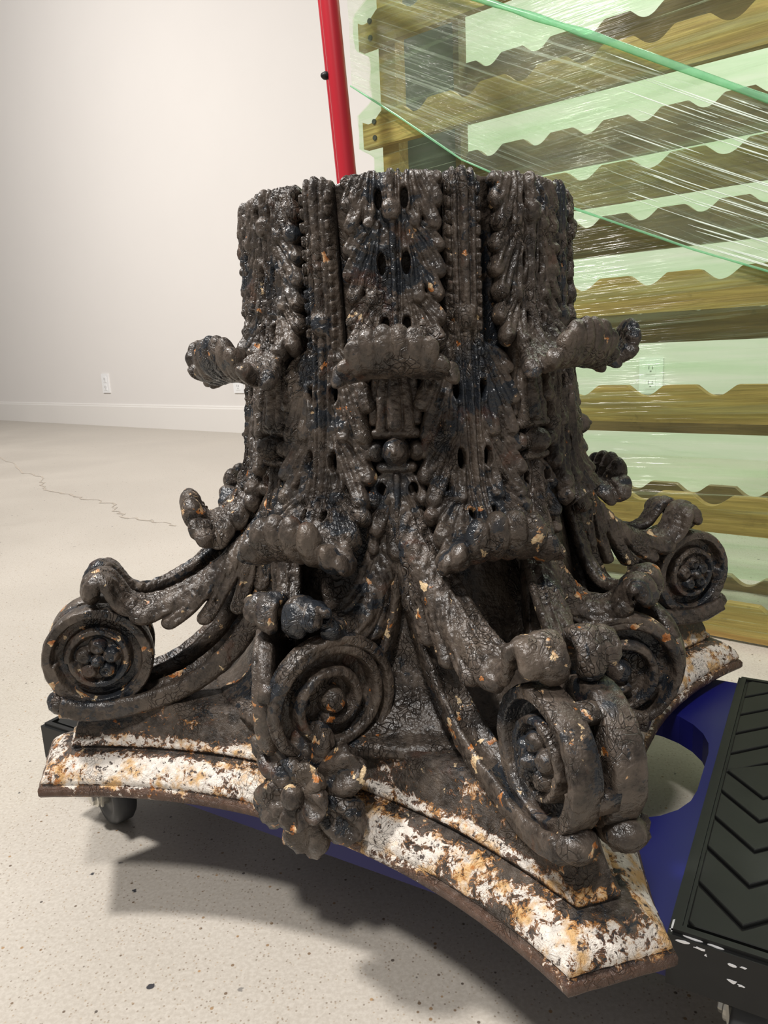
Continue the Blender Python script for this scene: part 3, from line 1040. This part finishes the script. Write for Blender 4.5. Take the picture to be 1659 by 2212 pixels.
def rounded(x0, y0, x1, y1, r, n=7):
    out = []
    for cx, cy, a0 in ((x1 - r, y1 - r, 0), (x0 + r, y1 - r, 90), (x0 + r, y0 + r, 180), (x1 - r, y0 + r, 270)):
        for i in range(n):
            t = R(a0 + 90 * i / (n - 1)); out.append((cx + r * math.cos(t), cy + r * math.sin(t)))
    return out


bm = bmesh.new()
zt, zl = TOPZ - .010, TOPZ - .046
loops = [[(-LE + PW - .01, .004), (.01, .004), (.01, SW - .004), (-LE + PW - .01, SW - .004)], rounded(-.305, .135, -.010, .385, .085), rounded(-.635, .135, -.340, .385, .085)]
es = []; rings_ = []
for lp in loops:
    vt = [bm.verts.new((x, y, zt)) for x, y in lp]
    rings_.append(vt)
    for i in range(len(vt)): es.append(bm.edges.new((vt[i], vt[(i + 1) % len(vt)])))
bmesh.ops.triangle_fill(bm, use_beauty=True, edges=es)
res = bmesh.ops.extrude_face_region(bm, geom=list(bm.faces))
for g_ in res['geom']:
    if isinstance(g_, bmesh.types.BMVert): g_.co.z = zl
link('deck', bm_mesh('deck', bm), dolly, M['blue'])


def pad(x0, flip):
    b = bmesh.new(); bm_box(b, (x0, 0, TOPZ - .048), (x0 + PW, SW, TOPZ - .0034)); bevel_all(b, .004, 3)
    p = link('pad', bm_mesh('pad', b), dolly, M['rubber'])
    p['label'] = 'black rubber end pad with chevron treads'
    # raised rim frame
    b = bmesh.new()
    w0, w1 = .0035, .0095
    for lo, hi in (((x0 + w0, w0), (x0 + w1, SW - w0)), ((x0 + PW - w1, w0), (x0 + PW - w0, SW - w0)), ((x0 + w1, w0), (x0 + PW - w1, w1)), ((x0 + w1, SW - w1), (x0 + PW - w1, SW - w0))):
        bm_box(b, (lo[0], lo[1], TOPZ - .004), (hi[0], hi[1], TOPZ))
    link('rim', bm_mesh('rim', b), p, M['rubber'])
    # chevron treads
    a, c = x0 + .0125, x0 + PW - .0125
    mid = (a + c) / 2
    gap = .0052; dv = .038
    left = [.0125 - .038, .0125, .063, .114, .163, .211, .252]
    bars = []
    for y0, y1 in zip(left[:-1], left[1:]): bars.append((y0, y1, -dv))
    polys = []
    for y0, y1, dd in bars:
        polys.append([(a, y0 + gap), (mid, y0 + gap + dd), (c, y0 + gap), (c, y1), (mid, y1 + dd), (a, y1)])
    polys += [[(x, SW - y) for x, y in reversed(pl)] for pl in polys]
    polys.append([(a, .252 + gap), (mid, .252 + gap - dv), (c, .252 + gap), (mid, .252 - gap + dv)])

    def clip(pl, ymin, ymax):
        for sgn, lim in ((1, ymin), (-1, ymax)):
            out = []
            for (xa, ya), (xb, yb) in zip(pl, pl[1:] + pl[:1]):
                ia, ib = sgn * (ya - lim) >= 0, sgn * (yb - lim) >= 0
                if ia: out.append((xa, ya))
                if ia != ib:
                    k = (lim - ya) / (yb - ya); out.append((xa + (xb - xa) * k, lim))
            pl = out
            if not pl: return pl
        return pl
    for pl in polys:
        pl = clip(pl, .0125, SW - .0125)
        if len(pl) < 3: continue
        b = bmesh.new()
        vt = [b.verts.new((x, y, TOPZ)) for x, y in pl]
        vb_ = [b.verts.new((x, y, TOPZ - .004)) for x, y in pl]
        b.faces.new(vt); b.faces.new(list(reversed(vb_)))
        for i in range(len(pl)):
            j = (i + 1) % len(pl); b.faces.new((vt[i], vb_[i], vb_[j], vt[j]))
        bmesh.ops.recalc_face_normals(b, faces=b.faces)
        bevel_all(b, .0012, 2, 40)
        link('tread', bm_mesh('tread', b), p, M['rubber2'])
    return p


pr = pad(0.0, 1)
pad(-LE, -1)
# white paint scuffs on the right pad (thin flakes)
rng = random.Random(2)
b = bmesh.new()


def flake(b, x, y, z, rx, ry, vert=False):
    n = 9; ps = []
    for i in range(n):
        t = 2 * math.pi * i / n; k = rng.uniform(.45, 1.1)
        ps.append((x + rx * k * math.cos(t), y, z + ry * k * math.sin(t)) if vert else (x + rx * k * math.cos(t), y + ry * k * math.sin(t), z))
    off = Vector((0, -.0006, 0)) if vert else Vector((0, 0, .0006))
    v0 = [b.verts.new(p_) for p_ in ps]; v1 = [b.verts.new(Vector(p_) + off) for p_ in ps]
    b.faces.new(v1); b.faces.new(list(reversed(v0)))
    for i in range(n):
        j = (i + 1) % n; b.faces.new((v0[i], v0[j], v1[j], v1[i]))


zs_ = TOPZ - .0034
for x, y, rx, ry in ((.003, .012, .0016, .012), (.006, .006, .006, .0018), (.018, .003, .010, .0013), (.010, .010, .003, .002), (.034, .0025, .006, .0010), (.050, .502, .016, .0012)):
    b = bmesh.new(); flake(b, x, y, zs_, rx, ry)
    link('scuff', bm_mesh('scuff', b), pr, M['scuff'])
for x, z, rx, rz_ in ((.012, -.006, .006, .0014), (.024, -.007, .005, .0010), (.046, -.012, .0045, .0012), (.054, -.011, .003, .0008), (.047, -.026, .004, .0018), (.053, -.027, .003, .0012), (.028, -.011, .0012, .0012)):
    b = bmesh.new(); flake(b, x, 0, TOPZ + z, rx, rz_, True)
    link('scuff', bm_mesh('scuff', b), pr, M['scuff'])


def lathe(prof, n=40):
    vv, ff = [], []
    for (r, x) in prof:
        for j in range(n):
            t = 2 * math.pi * j / n; vv.append((x, r * math.cos(t), r * math.sin(t)))
    m_ = len(prof)
    for i in range(m_):
        k = (i + 1) % m_
        for j in range(n):
            l = (j + 1) % n; ff.append((i * n + j, i * n + l, k * n + l, k * n + j))
    return vv, ff


WR = .0415
wheel_me = mesh('wheel', *lathe([(.010, -.013), (.026, -.010), (.030, -.014), (.037, -.0145), (WR, -.010), (WR, .010), (.037, .0145), (.030, .014), (.026, .010), (.010, .013), (.010, -.013)][:-1], 48))
b = bmesh.new()
for s in (-1, 1):
    pl = [(-.030, .046), (.024, .046), (.018, .02), (.012, -.010), (-.012, -.012), (-.020, .02)]
    v0 = [b.verts.new((s * .019, y, z)) for y, z in pl]; v1 = [b.verts.new((s * .0215, y, z)) for y, z in pl]
    b.faces.new(v0); b.faces.new(list(reversed(v1)))
    for i in range(len(pl)):
        j = (i + 1) % len(pl); b.faces.new((v0[i], v1[i], v1[j], v0[j]))
bm_box(b, (-.0215, -.030, .044), (.0215, .024, .0475))
fork_me = bm_mesh('fork', b)
b = bmesh.new()
bm_box(b, (-.034, -.034, .0475), (.034, .034, .0515))
plate_me = bm_mesh('mount_plate', b)
b = bmesh.new()
bmesh.ops.create_cone(b, cap_ends=True, segments=6, radius1=.0098, radius2=.0098, depth=.062, matrix=Matrix.Rotation(R(90), 4, 'Y'))
bmesh.ops.create_cone(b, cap_ends=True, segments=20, radius1=.0132, radius2=.0132, depth=.052, matrix=Matrix.Rotation(R(90), 4, 'Y'))
bevel_all(b, .001, 1)
nut_me = bm_mesh('axle_nut', b)
for (x, y, rot) in ((.066, .044, -42), (.050, SW - .06, 30), (-LE + .079, .036, 40), (-LE + .06, SW - .06, 55)):
    c = empty('caster', (x, y, WR), R(rot) - drot, dolly)
    zo = TOPZ - .046 - WR
    w_ = link('wheel', wheel_me, c, M['wheel'])
    f_ = link('fork', fork_me, c, M['zinc'])
    p_ = link('mount_plate', plate_me, c, M['zinc'])
    f_.scale = p_.scale = (1, 1, zo / .0515)
    link('axle_nut', nut_me, c, M['zinc'])

# ------------------------------------------------------------------ wooden bottle rack wrapped in film
RDIR = np.array([-.775, .632]); RN = np.array([-.632, -.775])
_l = np.linalg.norm(RDIR); RDIR = RDIR / _l; RN = np.array([-RDIR[1], -RDIR[0]]); RN = np.array([-.632, -.775]) / np.linalg.norm([.632, .775])
RC = -1.4577
R0 = RN * RC
rrot = math.atan2(-RDIR[1], -RDIR[0])
rack = empty('bottle_rack', (R0[0], R0[1], 0), rrot)     # local x = t (to the right), local +y = into the rack, z up
tag(rack, 'tan wooden bottle rack of scalloped cradle slats inside green stretch film', 'bottle rack')
TL, TR_ = -1.196, .22
PITCH = .13; V0 = -1.047


def slat_mesh(name, x0, x1, thick, bot, topo, dip):
    xs = []; zs2 = []
    k0 = math.ceil((x0 - V0) / PITCH) - 1
    n_ = int((x1 - x0) / .004)
    for i in range(n_ + 1):
        x = x0 + (x1 - x0) * i / n_
        d = ((x - V0 + PITCH / 2) % PITCH) - PITCH / 2
        ad = abs(d)
        if ad < .019: z = -dip + (ad / .019) ** 2 * .007
        elif ad < .036: z = -dip + .007 + (ad - .019) / .017 * (dip - .007)
        else: z = 0.0
        if x < x0 + .085: z = 0.0 if ad > .036 else z
        xs.append(x); zs2.append(topo + z)
    b = bmesh.new()
    A = [b.verts.new((x, 0, z)) for x, z in zip(xs, zs2)]
    B = [b.verts.new((x, 0, bot)) for x in xs]
    A2 = [b.verts.new((x, thick, z)) for x, z in zip(xs, zs2)]
    B2 = [b.verts.new((x, thick, bot)) for x in xs]
    for i in range(n_):
        b.faces.new((A[i], B[i], B[i + 1], A[i + 1])); b.faces.new((A2[i], A2[i + 1], B2[i + 1], B2[i]))
        b.faces.new((A[i], A[i + 1], A2[i + 1], A2[i])); b.faces.new((B[i], B2[i], B2[i + 1], B[i + 1]))
    b.faces.new((A[0], A2[0], B2[0], B[0])); b.faces.new((A[-1], B[-1], B2[-1], A2[-1]))
    return bm_mesh(name, b)


sf = slat_mesh('slat', TL, TR_, .020, -.050, .0205, .0205)
sb = slat_mesh('back_slat', TL + .03, TR_, .020, -.066, .021, .021)
NLEV = 8
for k in range(NLEV):
    z = .0555 + .2052 * k
    o = link('slat', sf, rack, M['wood'], (0, 0, z))
    for q in range(2):
        b = bmesh.new()
        bmesh.ops.create_cone(b, cap_ends=True, segments=10, radius1=.006, radius2=.0055, depth=.004, matrix=Matrix.Translation((TL + .035, -.001, .002 - .034 * q)) @ Matrix.Rotation(R(90), 4, 'X'))
        link('nail_head', bm_mesh('nail_head', b), o, M['nail'])
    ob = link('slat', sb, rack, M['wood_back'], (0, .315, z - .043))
HR = .0555 + .2052 * (NLEV - 1) + .04
for t0 in (-1.156, TR_ - .06):
    b = bmesh.new(); bm_box(b, (t0, .0205, 0), (t0 + .046, .055, HR)); bevel_all(b, .002, 1)
    link('upright', bm_mesh('upright', b), rack, M['wood'])
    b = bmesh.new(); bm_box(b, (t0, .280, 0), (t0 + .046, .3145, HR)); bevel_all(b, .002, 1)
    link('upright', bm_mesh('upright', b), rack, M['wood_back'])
    b = bmesh.new(); bm_box(b, (t0 + .012, .0555, .01), (t0 + .030, .2795, HR - .01))
    link('end_panel', bm_mesh('end_panel', b), rack, M['panel'])

# stretch film: sheets hugging the rack
M['film'] = film('green_stretch_film', (0.905, 0.972, 0.900), 46, R(-2), 0.26, 0.6, 0.04, (0.66, 0.84, 0.58))
M['film_band'] = film('green_film_band', (0.95, 0.98, 0.93), 170, R(27), 0.50, 0.9, 0.06, (0.80, 0.92, 0.78))
M['film_back'] = film('green_film_back', (0.885, 0.965, 0.875), 20, R(4), 0.14, 0.2, 0.03, (0.66, 0.86, 0.60))
M['film_side'] = film('green_film_side', (0.93, 0.975, 0.90), 46, R(-2), 0.10, 0.5, 0.0, (0.66, 0.84, 0.58))
t_ = NT('green_film_rope')
v_ = t_.coord(False)
g_ = t_.noise(v_, 40, 4)
tr_ = t_.n('ShaderNodeBsdfTransparent', ins={0: (.62, .90, .68)}).outputs[0]
p_ = t_.principled(t_.mix(g_, (.16, .44, .24), (.42, .70, .48)), .2)
t_.t.links.new(t_.n('ShaderNodeMixShader', ins={0: .55, 1: p_.outputs[0], 2: tr_}).outputs[0], t_.out.inputs[0])
M['rope'] = t_.m

wrap = empty('stretch_film', (0, 0, 0), 0, rack)
wrap['label'] = 'translucent green stretch film wound around the rack'


def sheet(name, xs, zsv, pos, mat, parent=wrap):
    U, Z = np.meshgrid(xs, zsv, indexing='ij')
    V = pos(U, Z)
    n1, n2 = U.shape
    ff = [(i * n2 + j, (i + 1) * n2 + j, (i + 1) * n2 + j + 1, i * n2 + j + 1) for i in range(n1 - 1) for j in range(n2 - 1)]
    me_ = mesh(name, V.reshape(-1, 3), ff)
    uvl = me_.uv_layers.new(name='UVMap')
    li = np.zeros(len(me_.loops), int); me_.loops.foreach_get('vertex_index', li)
    uv = np.stack([U.reshape(-1), Z.reshape(-1)], 1)[li]
    uvl.data.foreach_set('uv', uv.astype(np.float32).ravel())
    return link(name, me_, parent, mat)


def pinch(z):
    d = np.abs(((z - .0405 + .2052 / 2) % .2052) - .2052 / 2)      # distance from slat mid level
    return np.clip((d - .036) / .022, 0, 1)


def front(U, Z):
    w = .0022 * fbm(U, Z, U * 0, 6, 2, 3)
    pb = pinch(Z) ** 1.0
    edge = np.clip(1 - (U - TL) / .10, 0, 1)
    x = U + edge * pb * .040 + edge * .004 * fbm(U, Z, U * 0, 30, 5, 2)
    y = -.010 + w + pb * .003
    return np.stack([x, y, Z], 2)


def leftside(U, Z):      # U = depth into the rack
    pb = pinch(Z)
    x = TL - .004 + pb * .040 + .004 * fbm(U, Z, U * 0, 30, 7, 2)
    y = U
    return np.stack([x, y, Z], 2)


zz_ = np.linspace(.02, HR + .05, 180)
sheet('film_sheet', np.linspace(TL - .004, TR_ + .01, 150), zz_, front, M['film'])
sheet('film_side', np.linspace(-.010, .345, 40), zz_, leftside, M['film_side'])
sheet('film_back', np.linspace(TL - .004, TR_ + .01, 60), np.linspace(.02, HR + .05, 50), lambda U, Z: np.stack([U, .345 + .003 * fbm(U, Z, U * 0, 6, 12, 2), Z], 2), M['film_back'])

# diagonal second winding
tops = [(-1.21, 1.41), (-.865, 1.241), (-.616, 1.106), (-.435, 1.002), (-.333, .944), (.22, .66)]
bots = [(-1.21, 1.165), (-1.082, 1.077), (-.917, .957), (-.668, .826), (-.439, .724), (-.318, .676), (.22, .44)]


def band(U, Q):
    zt_ = np.interp(U, [p[0] for p in tops], [p[1] for p in tops]); zb_ = np.interp(U, [p[0] for p in bots], [p[1] for p in bots])
    Z = zb_ + (zt_ - zb_) * Q
    y = -.0175 + .0018 * fbm(U * .4, Z * 3, U * 0, 9, 31, 3)
    return np.stack([U, y, Z], 2)


o = sheet('film_band', np.linspace(TL - .012, TR_, 120), np.linspace(0, 1, 70), band, M['film_band'])
# uv in metres
me_ = o.data
co = np.zeros(len(me_.vertices) * 3, np.float32); me_.vertices.foreach_get('co', co); co = co.reshape(-1, 3)
li = np.zeros(len(me_.loops), int); me_.loops.foreach_get('vertex_index', li)
me_.uv_layers[0].data.foreach_set('uv', co[li][:, [0, 2]].astype(np.float32).ravel())


def rope(name, ptsx, rad, mat, parent, y=-.021):
    """flattened rolled edge of film along (x,z) points"""
    P = [Vector((x, y, z)) for x, z in ptsx]
    Q = []
    for a, b in zip(P[:-1], P[1:]):
        n_ = max(2, int((b - a).length / .02))
        for i in range(n_): Q.append(a.lerp(b, i / n_))
    Q.append(P[-1])
    vv, ff = [], []
    nn = 8
    for i, p in enumerate(Q):
        tdir = (Q[min(i + 1, len(Q) - 1)] - Q[max(i - 1, 0)]).normalized()
        up = Vector((-tdir.z, 0, tdir.x))
        rr_ = rad * (1 + .35 * float(vnoise(i * .35, 3.3, 1.1, 5)))
        for j in range(nn):
            t = 2 * math.pi * j / nn
            vv.append(p + up * rr_ * math.cos(t) + Vector((0, 1, 0)) * rad * .45 * math.sin(t))
    for i in range(len(Q) - 1):
        for j in range(nn):
            k = (j + 1) % nn; ff.append((i * nn + j, i * nn + k, (i + 1) * nn + k, (i + 1) * nn + j))
    return link(name, mesh(name, vv, ff), parent, mat)


rope('rolled_edge', [(p[0], p[1]) for p in tops], .0062, M['rope'], wrap)
rope('rolled_edge', [(p[0], p[1]) for p in bots], .0020, M['rope'], wrap)
# film strands, lower right of the band: painted white as highlights on the wrinkles
M['glint_strand'] = None
t_ = NT('white_film_glint')
tr_ = t_.n('ShaderNodeBsdfTransparent', ins={0: (.9, .97, .9)}).outputs[0]
p_ = t_.principled((.86, .93, .86), .12)
t_.t.links.new(t_.n('ShaderNodeMixShader', ins={0: .35, 1: p_.outputs[0], 2: tr_}).outputs[0], t_.out.inputs[0])
M['glint_strand'] = t_.m
rng = random.Random(11)
b = bmesh.new()
for k in range(46):
    x0 = rng.uniform(-.62, -.30); q = rng.uniform(.04, .98) ** 1.2
    ln = rng.uniform(.05, .32)
    n_ = 8
    pv = None
    for i in range(n_ + 1):
        x = x0 + ln * i / n_
        zt2 = np.interp(x, [p[0] for p in tops], [p[1] for p in tops]); zb2 = np.interp(x, [p[0] for p in bots], [p[1] for p in bots])
        z = zb2 + (zt2 - zb2) * q
        w = .0009 * math.sin(math.pi * (i + .4) / (n_ + .8)) * rng.uniform(.6, 1.6)
        cur = [b.verts.new((x, -.0205 + a * .0006, z + c * w)) for a, c in ((0, -1), (-1, 0), (0, 1))]
        if pv:
            b.faces.new((pv[0], pv[1], cur[1], cur[0])); b.faces.new((pv[1], pv[2], cur[2], cur[1])); b.faces.new((pv[2], pv[0], cur[0], cur[2]))
        pv = cur
so = link('film_glint_strands', bm_mesh('film_glint_strands', b), wrap, M['glint_strand'])
so['kind'] = 'stuff'

# ------------------------------------------------------------------ red hand truck pole behind the capital
truck = empty('hand_truck', (-.125, 1.52, 0), 0)
tag(truck, 'red tubular hand truck leaning upright behind the capital', 'hand truck')


def tube(name, P, rad, mat, parent, n=20):
    P = [Vector(p) for p in P]
    vv, ff = [], []
    for i, p in enumerate(P):
        td = (P[min(i + 1, len(P) - 1)] - P[max(i - 1, 0)]).normalized()
        a = td.cross(Vector((0, 1, 0)) if abs(td.y) < .8 else Vector((1, 0, 0))).normalized(); c = td.cross(a)
        for j in range(n):
            t = 2 * math.pi * j / n; vv.append(p + a * rad * math.cos(t) + c * rad * math.sin(t))
    for i in range(len(P) - 1):
        for j in range(n):
            k = (j + 1) % n; ff.append((i * n + j, i * n + k, (i + 1) * n + k, (i + 1) * n + j))
    ff.append(tuple(reversed(range(n)))); e = (len(P) - 1) * n; ff.append(tuple(e + j for j in range(n)))
    return link(name, mesh(name, vv, ff), parent, mat)


# pole passes (-.0525,1.5,1.188) and (-.0375,1.5,.90) in world; relative to (-.125,1.52)
def pole_x(z): return -.0375 - (z - .90) * .0521 + .125


tube('upright_pole', [(pole_x(z), -.02, z) for z in (.05, .5, .9, 1.2, 1.42)], .0168, M['red'], truck)
tube('upright_pole', [(pole_x(z) - .012, .26, z) for z in (.05, .5, .9, 1.2, 1.42)], .0168, M['red'], truck)
for z in (.25, .62, 1.42):
    tube('crossbar', [(pole_x(z), -.02, z), (pole_x(z) - .012, .26, z)], .014, M['red'], truck)
b = bmesh.new(); bm_box(b, (.06, -.06, .002), (.158, .28, .010))
link('toe_plate', bm_mesh('toe_plate', b), truck, M['red'])
for y in (-.075, .315):
    w_ = link('wheel', mesh('wheel', *lathe([(.02, -.02), (.085, -.022), (.11, -.014), (.11, .014), (.085, .022), (.02, .02)], 36)), truck, M['rubber'], (.04, y, .112), R(90))
tube('axle', [(.04, -.10, .112), (.04, .34, .112)], .01, M['zinc'], truck)
# small dark bolt on the side of the pole
lm = lump('bolt_knob', (pole_x(1.066) - .021, -.02, 1.066), .0075, (1.2, 1, .9), 4)
link('bolt_knob', lm, truck, M['rubber'])
